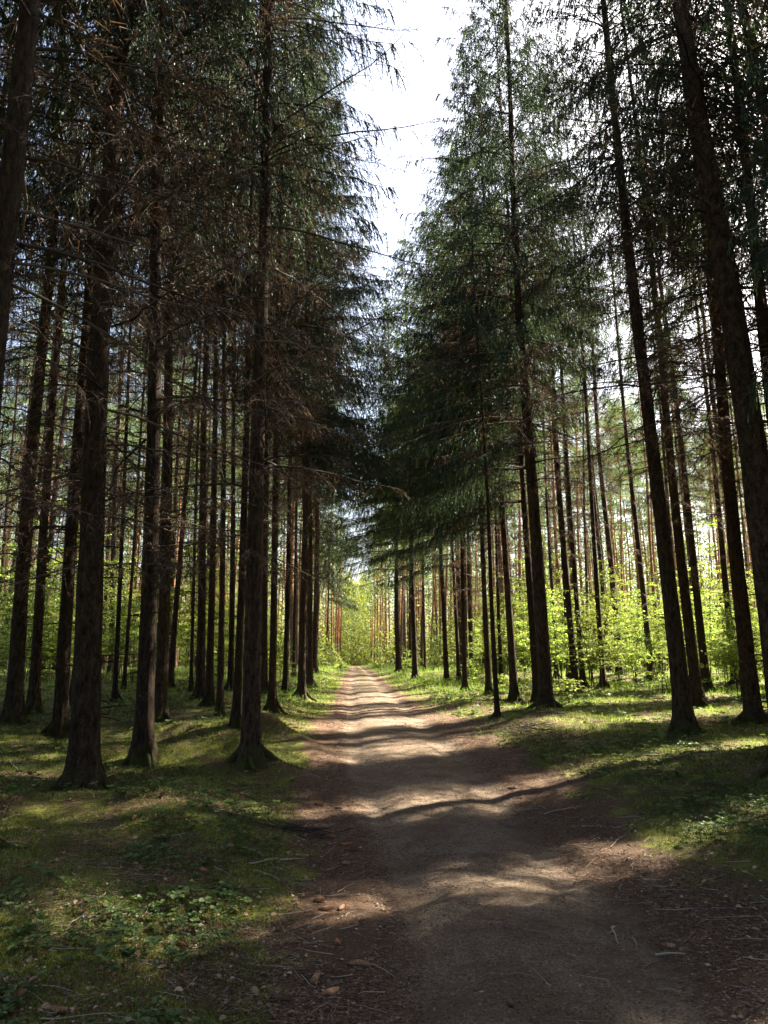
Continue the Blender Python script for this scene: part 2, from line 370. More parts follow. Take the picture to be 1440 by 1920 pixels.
# ------------------------------------------------------------------ tree parts
def trunk_mesh(seed, height=25.0, r=0.17, matn='bark', flare=1.35, sides=20, segs=54, bend=0.08):
    rng = np.random.default_rng(seed); t = np.linspace(0, 1, segs) ** 1.35; z = -0.25 + t * (height + 0.25)
    an = np.arange(sides) / sides * 2 * np.pi
    Zg, A = np.meshgrid(z, an, indexing='ij')
    rad = r * (1 - 0.93 * np.clip(Zg / height, 0, 1) ** 0.9)
    k = rng.integers(4, 7); ph = rng.random() * 6
    fl = np.exp(-np.clip(Zg, -0.25, None) / 0.27) * flare
    lobes = 0.5 + 0.5 * np.cos(k * A + ph + 0.7 * np.sin(2 * A + ph))
    rad = rad * (1 + fl * (0.25 + 0.75 * lobes ** 1.5) * 0.75)
    rad = rad + r * 0.09 * (vnoise(A * 3 + 10, Zg * 3.0, seed) - 0.5) + r * 0.05 * (vnoise(A * 9 + 10, Zg * 11.0, seed + 1) - 0.5)
    bx = bend * np.sin(Zg * 0.33 + rng.random() * 6) * np.clip(Zg / 8, 0, 1); by = bend * np.sin(Zg * 0.27 + rng.random() * 6) * np.clip(Zg / 8, 0, 1)
    V = np.stack([rad * np.cos(A) + bx, rad * np.sin(A) + by, Zg], -1).reshape(-1, 3)
    ii = (np.arange(segs - 1)[:, None] * sides + np.arange(sides)[None, :]); jj = (np.arange(segs - 1)[:, None] * sides + (np.arange(sides)[None, :] + 1) % sides)
    F = np.stack([ii, jj, jj + sides, ii + sides], -1).reshape(-1, 4)
    mb = MB(); mb.add(V, F, 0, 0.5, True)
    nr = rng.integers(4, 7)
    for q in range(nr):
        a0 = q * 6.283 / nr + rng.normal(0, 0.25); L = rng.uniform(0.25, 0.75) * (1 if matn == 'bark' else 0.6); s = np.linspace(0, 1, 7)
        aa = a0 + rng.normal(0, 0.35) * s
        tubes(mb, np.stack([(r * 0.7 + L * s) * np.cos(aa), (r * 0.7 + L * s) * np.sin(aa), 0.24 * (1 - s) ** 2.0 - 0.07 * s + rng.normal(0, 0.008, 7)], -1), r * 0.38, 0.02, 8, 0)
    # short broken stubs low on the stem
    if matn == 'bark':
        n = 44; h = rng.uniform(0.7, 9, n); a = rng.random(n) * 6.28
        d = np.stack([np.cos(a), np.sin(a), rng.uniform(-0.3, 0.25, n)], -1)
        p = np.stack([np.zeros(n), np.zeros(n), h], -1) + d * r * 0.75
        L = rng.uniform(0.1, 0.45, n)[:, None]
        tubes(mb, np.stack([p, p + d * L * 0.5, p + d * L + [0, 0, -0.02]], 1), 0.011, 0.004, 5)
    return mb.mesh('trunk', [M[matn]])

def dead_branch_geo(mb, rng, P0, az, L, twigs=True, dens=1.0, droop=0.22):
    """one bare branch: main limb, side twigs hanging off it, brown twiglets"""
    K = 9; t = np.linspace(0, 1, K)
    out = np.array([math.cos(az), math.sin(az), 0.]); lat = np.array([-math.sin(az), math.cos(az), 0.])
    w1 = rng.normal(0, 0.05) * L; sl = rng.uniform(-0.12, 0.22)
    z = L * (sl * t - (droop + sl * 0.6) * t ** 2 + 0.12 * t ** 4) + rng.normal(0, 0.012, K) * L * 0.5
    P = P0 + out * (L * t)[:, None] + lat * (w1 * np.sin(t * 2.5 + rng.random()) + rng.normal(0, 0.012, K) * L * 0.6)[:, None] + np.array([0, 0, 1.]) * z[:, None]
    r = 0.0065 + 0.0042 * L
    tubes(mb, P, r, 0.0025, 5, 0, rng.uniform(0.1, 0.9))
    if not twigs: return
    n = int(L * 9 * dens)
    if n < 2: return
    tt = rng.uniform(0.18, 1, n); idx = tt * (K - 1); i0 = np.minimum(idx.astype(int), K - 2); f = (idx - i0)[:, None]
    B = P[i0] * (1 - f) + P[i0 + 1] * f
    side = np.where(rng.random(n) < 0.5, -1, 1)[:, None]
    d = out * rng.uniform(0.3, 1.0, (n, 1)) + lat * side * rng.uniform(0.3, 1.1, (n, 1)) + np.array([0, 0, 1.]) * rng.uniform(-0.55, 0.1, (n, 1))
    d = unit(d); Lt = rng.uniform(0.2, 0.62, n)[:, None] * (1.15 - 0.5 * tt[:, None]) * min(1.2, 0.5 + L * 0.3)
    s = np.linspace(0, 1, 4)[None, :, None]
    Q = B[:, None, :] + d[:, None, :] * Lt[:, None] * s + np.array([0, 0, -1.]) * (Lt[:, None] * s ** 2 * rng.uniform(0.2, 0.75, (n, 1, 1))) + rng.normal(0, 0.01, (n, 4, 3)) * s
    tubes(mb, Q, 0.0042, 0.002, 3, 0, rng.random(n))
    # finer twiglets
    k = 7; tt2 = rng.uniform(0.15, 1, (n, k)); id2 = tt2 * 3; j0 = np.minimum(id2.astype(int), 2); g = (id2 - j0)[..., None]
    nn = np.arange(n)[:, None]
    C = (Q[nn, j0] * (1 - g) + Q[nn, j0 + 1] * g).reshape(-1, 3)
    dd = unit(Q[:, -1] - Q[:, 0])[:, None, :] * 0.6 + rng.normal(0, 0.5, (n, k, 3)) + np.array([0, 0, -0.45])
    blades(mb, C, dd.reshape(-1, 3), rng.uniform(0.06, 0.2, n * k), 0.0085, rng, 1)

def crown_mesh(seed, hb, ht, Rm, nb, tw=15, edge=None, edge_hb=None, matn='needle', bare=0.0, bw=0.019):
    """pendulous spruce crown. edge: azimuth of the open side, where live boughs start lower (edge_hb)"""
    rng = np.random.default_rng(seed); mb = MB(); g = 2.399963
    nb = int(nb * 1.1)
    for b in range(nb):
        az = b * g + rng.normal(0, 0.35)
        lo = hb
        if edge is not None:
            f = max(0.0, math.cos(az - edge)); lo = hb + (edge_hb - hb) * f ** 0.7
        u = rng.random() ** 1.05; h = lo + round((ht - lo) * u / 0.55) * 0.55 + rng.normal(0, 0.07); h = min(max(h, lo), ht); v = (h - lo) / (ht - lo)
        L = Rm * min(1, 0.72 + v * 1.6) * (1 - v) ** (0.75 if edge is None else 0.95) * rng.uniform(0.72, 1.12) + 0.2
        if edge is not None: L *= 0.72 + 0.42 * f
        out = np.array([math.cos(az), math.sin(az), 0.]); lat = np.array([-math.sin(az), math.cos(az), 0.])
        K = 8; t = np.linspace(0, 1, K); a0 = 0.10 + 0.6 * v; dr = 0.62 * (1 - 0.5 * v)
        z = L * (a0 * t - dr * t ** 2 + 0.22 * t ** 4) + rng.normal(0, 0.01, K) * L
        if rng.random() < 0.06: L *= 0.4
        P = np.array([0, 0, h]) + out * (L * t)[:, None] + lat * (rng.normal(0, 0.06) * L * t ** 2)[:, None] + np.array([0, 0, 1.]) * z[:, None]
        tubes(mb, P, 0.008 + 0.005 * L, 0.003, 4, 1, rng.random())
        n = max(4, int(L * tw)); tt = 0.12 + 0.88 * rng.random(n) ** 0.8
        if bare: tt = bare + (1 - bare) * rng.random(n) ** 0.9
        idx = tt * (K - 1); i0 = np.minimum(idx.astype(int), K - 2); f2 = (idx - i0)[:, None]
        B = P[i0] * (1 - f2) + P[i0 + 1] * f2; tn = unit(P[i0 + 1] - P[i0])
        side = np.where(rng.random(n) < 0.5, -1, 1)[:, None]
        d = unit(tn * rng.uniform(0.25, 1.0, (n, 1)) + lat * side * rng.uniform(0.15, 1.0, (n, 1)) + np.array([0, 0, -1.]) * rng.uniform(0.1, 1.2, (n, 1)))
        Lt = (rng.uniform(0.15, 0.45, n) * (1.1 - 0.55 * tt) * min(1.15, 0.55 + L * 0.25))[:, None, None]
        s = np.linspace(0, 1, 4)[None, :, None]
        Q = B[:, None, :] + d[:, None, :] * Lt * s + np.array([0, 0, -1.]) * Lt * s ** 2 * rng.uniform(0.5, 1.3, (n, 1, 1))
        k = 18; t2 = (np.arange(k)[None, :] + rng.random((n, k))) / k; id2 = t2 * 3; j0 = np.minimum(id2.astype(int), 2); gg = (id2 - j0)[..., None]; nn = np.arange(n)[:, None]
        C = Q[nn, j0] * (1 - gg) + Q[nn, j0 + 1] * gg; tg = unit(Q[nn, j0 + 1] - Q[nn, j0])
        dd = tg * 0.9 + rng.normal(0, 0.36, (n, k, 3)) + np.array([0, 0, -0.35])
        shade = np.clip(rng.normal(0.42, 0.16, (n, 1)) + rng.normal(0, 0.12, (n, k)) + 0.22 * (t2 > 0.8), 0, 1)
        blades(mb, C.reshape(-1, 3), dd.reshape(-1, 3), rng.uniform(0.045, 0.085, n * k), bw, rng, 0, shade.reshape(-1))
    # leader
    n = 260; h = ht + rng.uniform(-1.5, 0.7, n); a = rng.random(n) * 6.28; rr = (ht + 0.7 - h) * 0.16 * rng.random(n)
    blades(mb, np.stack([np.cos(a) * rr, np.sin(a) * rr, h], -1), np.stack([np.cos(a), np.sin(a), np.full(n, 0.8)], -1), 0.12, 0.02, rng, 0)
    return mb.mesh('crown', [M[matn], M['dead']])

def dead_set_mesh(seed, z0, z1, n, Lm, dens=1.0):
    rng = np.random.default_rng(seed); mb = MB()
    for b in range(n):
        u = (b + rng.random()) / n; h = z0 + (z1 - z0) * u
        L = Lm * (0.35 + 0.65 * min(1, u * 2.2)) * rng.uniform(0.5, 1.1)
        dead_branch_geo(mb, rng, np.array([0, 0, h]), rng.random() * 6.283, L, dens=dens)
    return mb.mesh('dead_branches', [M['dead'], M['fuzz']])

def pine_crown_mesh(seed, hb, ht, Rm):
    rng = np.random.default_rng(seed); mb = MB()
    for b in range(34):
        u = rng.random() ** 0.8; h = hb + (ht - hb) * u; az = b * 2.4 + rng.normal(0, 0.4); L = Rm * (0.45 + 0.55 * math.sin(math.pi * min(1, 0.15 + u * 0.9))) * rng.uniform(0.6, 1.1)
        K = 6; t = np.linspace(0, 1, K); out = np.array([math.cos(az), math.sin(az), 0.])
        P = np.array([0, 0, h]) + out * (L * t)[:, None] + np.array([0, 0, 1.]) * (L * (0.15 * t + rng.uniform(0, 0.4) * t ** 2))[:, None] + rng.normal(0, 0.04, (K, 3)) * L * t[:, None]
        tubes(mb, P, 0.035, 0.008, 4, 1, 0.8)
        for c in range(rng.integers(3, 6)):
            cc = P[rng.integers(3, K)] + rng.normal(0, 0.28, 3) * [1, 1, 0.5]; n = 85
            dv = unit(rng.normal(size=(n, 3)) * [1, 1, 0.7] + [0, 0, 0.25]); rad = rng.random((n, 1)) ** 0.5 * rng.uniform(0.3, 0.5)
            blades(mb, cc + dv * rad, dv + rng.normal(0, 0.4, (n, 3)), rng.uniform(0.12, 0.2, n), 0.03, rng, 0)
    return mb.mesh('crown', [M['pneedle'], M['pine']])

def sapling_meshes(seed, height, spread, nleaf):
    rng = np.random.default_rng(seed); ms = MB(); ml = MB()
    ns = rng.integers(2, 5)
    for s in range(ns):
        K = 7; t = np.linspace(0, 1, K); hh = height * rng.uniform(0.65, 1.0); lean = rng.normal(0, 0.16, 2) * hh
        P = np.stack([rng.normal(0, 0.06) + lean[0] * t ** 1.4, rng.normal(0, 0.06) + lean[1] * t ** 1.4, hh * t - 0.05], -1) + rng.normal(0, 0.03, (K, 3)) * t[:, None]
        tubes(ms, P, 0.006 + 0.0035 * hh, 0.002, 5, 0, 0.3)
        nb = int(5 + hh * 3.4)
        for b in range(nb):
            u = rng.uniform(0.22, 1); i = min(K - 2, int(u * (K - 1))); f = u * (K - 1) - i; b0 = P[i] * (1 - f) + P[i + 1] * f
            az = rng.random() * 6.283; L = 1.15 * spread * (1.15 - u) * rng.uniform(0.5, 1.1) + 0.12
            d = np.array([math.cos(az), math.sin(az), rng.uniform(0.1, 0.6)]); tt = np.linspace(0, 1, 5)[:, None]
            Q = b0 + d * L * tt + np.array([0, 0, -0.25]) * L * tt ** 2 + rng.normal(0, 0.015, (5, 3)) * tt
            tubes(ms, Q, 0.0045, 0.0015, 3, 0, 0.4)
            n = max(4, int(nleaf * L)); w = rng.random(n) * 4; j = np.minimum(w.astype(int), 3); g = (w - j)[:, None]
            C = Q[j] * (1 - g) + Q[j + 1] * g + rng.normal(0, 0.05, (n, 3)) * [1, 1, 0.5]
            D = np.stack([rng.normal(0, 1, n), rng.normal(0, 1, n), rng.normal(-0.2, 0.25, n)], -1)
            Nn = np.stack([rng.normal(0, 0.35, n), rng.normal(0, 0.35, n), np.ones(n)], -1)
            leaves(ml, C, D, Nn, rng.uniform(0.06, 0.115, n), rng.uniform(0.04, 0.07, n), rng, 0, None, 0.12, 4)
    return ms.mesh('stem', [M['dead']]), ml.mesh('foliage', [M['fresh']])

HT = 25.0
TRUNKS = [trunk_mesh(100 + i, HT) for i in range(6)]
PTRUNKS = [trunk_mesh(120 + i, 23.0, 0.15, 'pine', 0.5, 14, 40, 0.14) for i in range(4)]
CROWNS = [crown_mesh(200 + i, 8.6 + 0.5 * (i % 3), HT + 0.3, 2.35 + 0.15 * (i % 2), 215, 15) for i in range(5)]
WEST = math.pi
EDGE_R = [crown_mesh(220 + i, 8.5, HT + 0.3, 3.9, 290, 19, edge=WEST, edge_hb=4.6 + 0.5 * i) for i in range(2)]
EDGE_FAR = [crown_mesh(225 + i, 9.0, HT + 0.3, 4.5, 250, 14, edge=WEST, edge_hb=6.6 + 0.6 * i, matn='young') for i in range(2)]  # boughs over the path, needle colour brightened to look sunlit
EDGE_LFAR = [crown_mesh(235 + i, 9.5, HT + 0.3, 3.9, 280, 18, edge=0.0, edge_hb=6.8 + 0.6 * i) for i in range(2)]
HIGH = [crown_mesh(285 + i, 12.0, HT + 0.3, 2.2, 170, 15) for i in range(3)]
SHADE = [crown_mesh(228 + i, 5.0, HT + 0.3, 2.3, 260, 20) for i in range(2)]
EDGE_L = [crown_mesh(230 + i, 9.0, HT + 0.3, 2.5, 265, 22, edge=0.0, edge_hb=6.2 + 0.5 * i) for i in range(2)]
DEADS = [dead_set_mesh(240 + i, 3.0, 13.5, 66, 2.3, 0.8) for i in range(5)]
INNER = [crown_mesh(280 + i, 15.5, HT + 0.3, 1.6, 85, 13) for i in range(3)]
DEAD_LIGHT = [dead_set_mesh(250 + i, 3.8, 14.0, 48, 1.7, 0.7) for i in range(3)]
PCROWNS = [pine_crown_mesh(260 + i, 14.0 - i * 0.9, 23.5, 2.1) for i in range(4)]
def single_dead(seed, L):
    rng = np.random.default_rng(seed); mb = MB(); dead_branch_geo(mb, rng, np.zeros(3), 0.0, L, dens=1.15); return mb.mesh('dead_branch', [M['dead'], M['fuzz']])
SINGLE = [single_dead(270 + i, L) for i, L in enumerate([0.9, 1.3, 1.6, 1.9, 2.2, 2.5, 2.8, 3.1, 3.4, 2.0, 2.4, 3.0])]
SAPS = [sapling_meshes(290 + i, h, s, 75) for i, (h, s) in enumerate([(1.5, 0.6), (2.3, 0.9), (3.2, 1.1), (4.2, 1.4), (0.8, 0.4), (7.2, 2.0), (5.6, 1.8)])]

TREES = []      # (x, y) of every stem
def spruce(p, w, label, group=None, crown='normal', dead='set', up=None, seed=0, name='spruce_tree', cat='tree', rotz=None, hs=1.0, nd=60, dmin=2.0, dmax=12.5, crs=1.0):
    rng = random.Random(seed * 77 + 5)
    e = obj(name, None, loc=(p[0], p[1], p[2])); e.empty_display_size = 0.3
    rx = ry = 0.0
    if up is not None:                       # lean so that the stem passes through this pixel, in the plane facing the camera
        d = ray(*up); k = p[1] / d.y; q = Vector((0, 0, CAM_H)) + d * k
        ry = math.atan2(q.x - p[0], q.z - p[2])
        lim = R(5.5) if up[1] < 500 else R(1.6); ry = max(-lim, min(lim, ry))
    else:
        rx, ry = R(rng.gauss(0, 1.0)), R(rng.gauss(0, 1.0))
    e.rotation_euler = (rx, ry, 0)
    tag(e, label, cat, group)
    rz = rng.random() * 6.283
    tr = obj('trunk', rng.choice(TRUNKS), e, rot=(0, 0, rz), scale=(w / 0.34, w / 0.34, hs))
    if crown == 'edge_right': obj('crown', rng.choice(EDGE_R), e, rot=(0, 0, rng.gauss(0, 0.25)), scale=(crs, crs, hs))
    elif crown == 'edge_left': obj('crown', rng.choice(EDGE_L), e, rot=(0, 0, rng.gauss(0, 0.25)), scale=(crs, crs, hs))
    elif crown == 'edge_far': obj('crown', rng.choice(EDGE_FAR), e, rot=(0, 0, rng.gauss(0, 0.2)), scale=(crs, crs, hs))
    elif crown == 'edge_lfar': obj('crown', rng.choice(EDGE_LFAR), e, rot=(0, 0, rng.gauss(0, 0.2)), scale=(crs, crs, hs))
    elif crown == 'high': obj('crown', rng.choice(HIGH), e, rot=(0, 0, rng.random() * 6.283), scale=(crs, crs, hs))
    elif crown == 'shade': obj('crown', rng.choice(SHADE), e, rot=(0, 0, rng.random() * 6.283), scale=(crs, crs, hs))
    elif crown == 'inner': obj('crown', rng.choice(INNER), e, rot=(0, 0, rng.random() * 6.283), scale=(crs, crs, hs))
    elif crown: obj('crown', rng.choice(CROWNS), e, rot=(0, 0, rng.random() * 6.283), scale=(crs, crs, hs))
    if dead == 'set': obj('dead_branches', rng.choice(DEADS), e, rot=(0, 0, rng.random() * 6.283))
    elif dead == 'light': obj('dead_branches', rng.choice(DEAD_LIGHT), e, rot=(0, 0, rng.random() * 6.283))
    elif dead == 'single':
        for i in range(nd):
            u = (i + rng.random()) / nd; h = dmin + (dmax - dmin) * u
            k = rng.randrange(0, 4) if u < 0.12 else rng.randrange(2, len(SINGLE))
            s = rng.uniform(0.8, 1.15)
            obj('dead_branch', SINGLE[k], e, loc=(0, 0, h), rot=(rng.gauss(0, 0.15), rng.gauss(0.0, 0.13), rng.random() * 6.283), scale=(s, s, s))
    TREES.append((p[0], p[1])); return e
def pine(p, w, label, group, seed=0):
    rng = random.Random(seed * 31 + 3)
    e = obj('pine_tree', None, loc=(p[0], p[1], p[2])); e.empty_display_size = 0.3
    e.rotation_euler = (R(rng.gauss(0, 1.0)), R(rng.gauss(0, 1.2)), 0); tag(e, label, 'tree', group)
    hs = rng.uniform(0.9, 1.12)
    obj('trunk', rng.choice(PTRUNKS), e, rot=(0, 0, rng.random() * 6.283), scale=(w / 0.3, w / 0.3, hs))
    obj('crown', rng.choice(PCROWNS), e, rot=(0, 0, rng.random() * 6.283), scale=((0.72, 0.72, hs) if p[0] > 0.7 and -0.5 * p[0] + 0.866 * p[1] < 42 else (1.15, 1.15, hs)))
    TREES.append((p[0], p[1])); return e

# measured trees: base pixel, stem width px at about y=1 m, upper stem pixel, crown, branches, label
MEAS = [
 ((155, 1480), 60, (227, 0), 'normal', 'single', 'thickest dark spruce trunk left of the path, its base lowest among the moss'),
 ((267, 1430), 38, (312, 0), 'normal', 'single', 'dark spruce with a sunlit streak halfway up, next right of the thickest trunk'),
 ((470, 1428), 40, (500, 0), 'normal', 'single', 'spruce beside the path rising from a bare earth mound, its lower trunk sunlit'),
 ((25, 1355), 33, (47, 750), 'normal', 'single', 'dark spruce trunk closest to the left edge of the photo'),
 ((62, 1335), 22, (92, 700), 'normal', 'set', 'slim dark spruce second in from the left edge'),
 ((112, 1378), 29, (137, 600), 'normal', 'single', 'dark spruce just left of the thick foreground trunk, third from the left edge'),
 ((135, 1318), 13, None, 'normal', 'set', 'thin spruce mostly hidden behind the thick left foreground trunk'),
 ((300, 1355), 27, (322, 500), 'normal', 'single', 'spruce standing tight behind the second foreground trunk on the left'),
 ((318, 1290), 13, None, 'normal', 'set', 'pale lit spruce stem peeping out behind two dark left trunks'),
 ((215, 1315), 10, (222, 1000), 'normal', 'set', 'thin pole-like spruce alone in the gap between two thick left trunks'),
 ((232, 1292), 8, None, 'normal', 'set', 'very thin crooked young spruce in the gap between two thick left trunks'),
 ((358, 1296), 8, None, 'normal', 'light', 'thin spruce just left of the close row of four mid-distance trunks'),
 ((375, 1310), 19, (372, 750), 'normal', 'set', 'brown spruce, first of the close row of four mid-distance trunks on the left'),
 ((392, 1322), 16, (396, 900), 'normal', 'set', 'spruce with a sunlit right edge, second of the close row of four trunks'),
 ((412, 1343), 14, (416, 900), 'normal', 'set', 'slender black spruce, third of the close row of four trunks'),
 ((432, 1296), 13, (436, 1000), 'normal', 'set', 'spruce between the slender black trunk and the mound, fourth of the close row'),
 ((443, 1360), 18, (452, 1100), 'normal', 'set', 'spruce half hidden behind the sunlit trunk on the earth mound'),
 ((494, 1303), 17, (497, 1050), 'edge_left', 'set', 'reddish brown spruce just right of the sunlit mound trunk'),
 ((510, 1333), 16, (514, 1100), 'edge_left', 'set', 'black narrow spruce right of the mound trunk, in front of a reddish one'),
 ((535, 1300), 12, (540, 1100), 'edge_left', 'set', 'narrow spruce in the middle of the row along the left path edge'),
 ((565, 1310), 17, (572, 900), 'edge_left', 'set', 'spruce with flared roots on the left path edge, last big one before the bright corridor'),
 ((581, 1288), 12, (583, 900), 'edge_left', 'set', 'dark spruce close behind the last big trunk of the left path edge'),
 ((551, 1270), 8, None, 'edge_left', 'set', 'distant spruce between two dark trunks of the left path edge'),
 ((-100, 1600), 66, (36, 100), 'normal', 'single', 'spruce whose bark shows only in the upper left corner of the photo'),
 ((1285, 1372), 38, (1176, 400), 'normal', 'single', 'leaning spruce with a mossy sunlit root flare, right of the path'),
 ((1310, 1328), 25, (1240, 800), 'normal', 'set', 'dark leaning spruce directly behind the root flare trunk'),
 ((1326, 1296), 18, (1279, 900), 'normal', 'set', 'brownish leaning spruce third behind the root flare trunk'),
 ((1415, 1355), 35, (1330, 550), 'normal', 'single', 'dark spruce between the root flare trunk and the huge trunk at the right edge'),
 ((1490, 1452), 74, (1288, 0), 'normal', 'single', 'huge black spruce trunk leaning in from the right edge of the photo'),
 ((1535, 1400), 40, (1362, 50), 'normal', 'single', 'spruce seen only high up, just right of the huge right edge trunk'),
 ((1640, 1420), 44, (1392, 30), 'normal', 'single', 'strongly leaning spruce crossing the upper right corner of the photo'),
 ((1025, 1330), 31, (994, 830), 'edge_right', 'single', 'stout dark spruce standing clear at the right side of the path'),
 ((1008, 1316), 17, (985, 950), 'edge_right', 'set', 'slimmer spruce tight behind the stout one right of the path'),
 ((965, 1312), 17, (946, 1000), 'edge_right', 'set', 'spruce with leafy sprouts at its foot, left of the stout right trunk'),
 ((917, 1303), 13, (903, 960), 'edge_right', 'set', 'narrow spruce just behind the bare thin leaning stem'),
 ((940, 1282), 8, None, 'edge_right', 'light', 'thin distant spruce between the bare stem and the sprouting trunk'),
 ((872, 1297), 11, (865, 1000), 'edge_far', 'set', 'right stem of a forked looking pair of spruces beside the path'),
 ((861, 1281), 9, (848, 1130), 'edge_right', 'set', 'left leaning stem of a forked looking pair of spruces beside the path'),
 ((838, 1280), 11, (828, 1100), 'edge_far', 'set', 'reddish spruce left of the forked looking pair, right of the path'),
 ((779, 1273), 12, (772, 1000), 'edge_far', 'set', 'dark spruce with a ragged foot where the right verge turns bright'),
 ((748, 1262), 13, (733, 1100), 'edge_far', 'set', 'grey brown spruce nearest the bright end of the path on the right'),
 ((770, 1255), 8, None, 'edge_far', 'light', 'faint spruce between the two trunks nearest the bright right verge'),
 ((1080, 1298), 16, (1050, 900), 'normal', 'set', 'dark spruce leaning left, right of the stout path side trunk'),
 ((1094, 1290), 12, (1066, 900), 'normal', 'light', 'pale spruce hugging the right side of a darker leaning one'),
 ((1132, 1288), 12, (1113, 1000), 'normal', 'light', 'brown spruce among bright green saplings in the middle right'),
 ((1044, 1272), 9, (1030, 1000), 'normal', 'light', 'thin brown spruce showing between the stout trunk and the leaning pair'),
 ((1222, 1275), 14, (1190, 950), 'normal', 'set', 'dim spruce just left of the root flare trunk, behind the saplings'),
]
for i, (b, wpx, up, crown, dead, lab) in enumerate(MEAS):
    p = at(*b) if b[1] <= 1920 else None
    depth = p.y * math.cos(PITCH) + 0
    w = 0.88 * wpx * depth / FPX
    grp = None
    if crown == 'normal' and b[0] < 450 and dead != 'single': crown = 'high'; dead = 'light' if i % 2 else 'set'
    if b[0] in (1326, 1222, 1044): crown = 'inner'
    if b[0] in (1080, 1094, 1132): crown = 'high'
    nd_, dm_ = (64, 4.4) if b[0] > 1200 else (46, 4.2) if b[0] > 900 else (60, 2.4)
    if b[0] in (535, 581, 551): crown = 'edge_lfar'
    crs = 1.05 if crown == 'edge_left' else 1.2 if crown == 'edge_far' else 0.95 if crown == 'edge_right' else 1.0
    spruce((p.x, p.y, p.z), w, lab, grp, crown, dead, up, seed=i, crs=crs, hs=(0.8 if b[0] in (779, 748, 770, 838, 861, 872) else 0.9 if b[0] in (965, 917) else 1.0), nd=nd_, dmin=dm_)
# the thin bare stem
p = at(933, 1345)
spruce((p.x, p.y, p.z), 9.5 * p.y / FPX * 1.05, 'bare pencil thin dead spruce leaning left at the right path edge', None, None, 'light', (905, 800), seed=91, name='dead_spruce', hs=0.5)

# fill: forest that the photo shows behind, and the stand out of frame that shades the foreground
rnd = random.Random(11)
def clear_of(x, y, d):
    return all((x - a) ** 2 + (y - b) ** 2 > d * d for a, b in TREES)
cnt = 0
SD = (math.sin(SUN_AZ), math.cos(SUN_AZ)); SN = (-SD[1], SD[0])
for q, rr_ in ((-7.6, 2.5), (-5.0, 2.5), (-2.3, 2.4), (0.25, 1.7), (3.35, 1.4), (5.85, 1.5), (6.5, 1.45), (8.9, 1.3), (9.55, 0.95), (12.2, 1.15), (15.3, 1.0)):  # unseen rows, placed and crown-scaled so their gaps cast sun stripes
    s_ = 7.0 + rnd.random()
    while s_ < 44:
        x = SD[0] * s_ + SN[0] * q + rnd.gauss(0, 0.08); y = SD[1] * s_ + SN[1] * q + rnd.gauss(0, 0.08)
        s_ += rnd.uniform(1.9, 2.5)
        if in_view(x, y, R(31.5)) or math.hypot(x, y) < 5 or not clear_of(x, y, 1.15): continue
        spruce((x, y, h1(x, y) - 0.03), rnd.uniform(0.24, 0.36), 'spruce of the closed stand beyond the right edge of the view', 'spruces of the closed stand beyond the right edge', 'shade', 'light', None, seed=4000 + int(s_ * 100) + int(q * 10), crs=rr_ / 2.3)
gy = -14.0
while gy < 84:
    gx = -52.0
    st = 3.35 if gy < 40 else 4.0
    while gx < 60:
        x = gx + rnd.uniform(-1.3, 1.3); y = gy + rnd.uniform(-1.3, 1.3); gx += st
        c = 0.75
        hw = 2.5 if y < 45 else 2.7
        if abs(x - c) < hw: continue
        vis = in_view(x, y); dist = math.hypot(x, y)
        if vis and y < 27: continue
        if in_view(x, y, R(33)) and y < 13: continue
        if not vis:
            if y > 60 or x < -24 or x > 34: continue
            if x < 0 and (dist > 24): continue
            if x > 0 and dist > 40: continue
            if dist < 4.5: continue
            qq = SN[0] * x + SN[1] * y
            if x > 0 and -9 < qq < 16.5: continue
            if x > 0 and y > 16 and rnd.random() < 0.75: continue
        if not clear_of(x, y, 2.0 if y < 45 else 2.2): continue
        z = h1(x, y) - 0.03; cnt += 1
        side = 'left' if x < c else 'right'
        if not vis:
            spruce((x, y, z), rnd.uniform(0.28, 0.4), 'spruce of the closed stand beyond the %s edge of the view' % side, 'spruces of the closed stand beyond the %s edge' % side, 'normal', 'light' if rnd.random() < 0.6 else 'set', None, seed=500 + cnt)
        elif y < 46 or (abs(x - c) < 4.6 and rnd.random() < 0.3) or rnd.random() < 0.06:
            cr = 'inner'
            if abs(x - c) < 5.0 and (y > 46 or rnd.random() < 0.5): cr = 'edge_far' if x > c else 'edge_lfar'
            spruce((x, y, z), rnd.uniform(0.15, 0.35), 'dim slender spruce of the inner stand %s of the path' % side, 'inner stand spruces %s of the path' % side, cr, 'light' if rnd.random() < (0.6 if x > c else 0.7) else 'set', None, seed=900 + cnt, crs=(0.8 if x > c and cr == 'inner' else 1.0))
        else:
            pine((x, y, z), rnd.uniform(0.2, 0.33), 'sunlit reddish pine of the far stand %s of the path' % side, 'far stand pines %s of the path' % side, seed=1500 + cnt)
    gy += st
print('trees', len(TREES), 'visible fill', cnt)

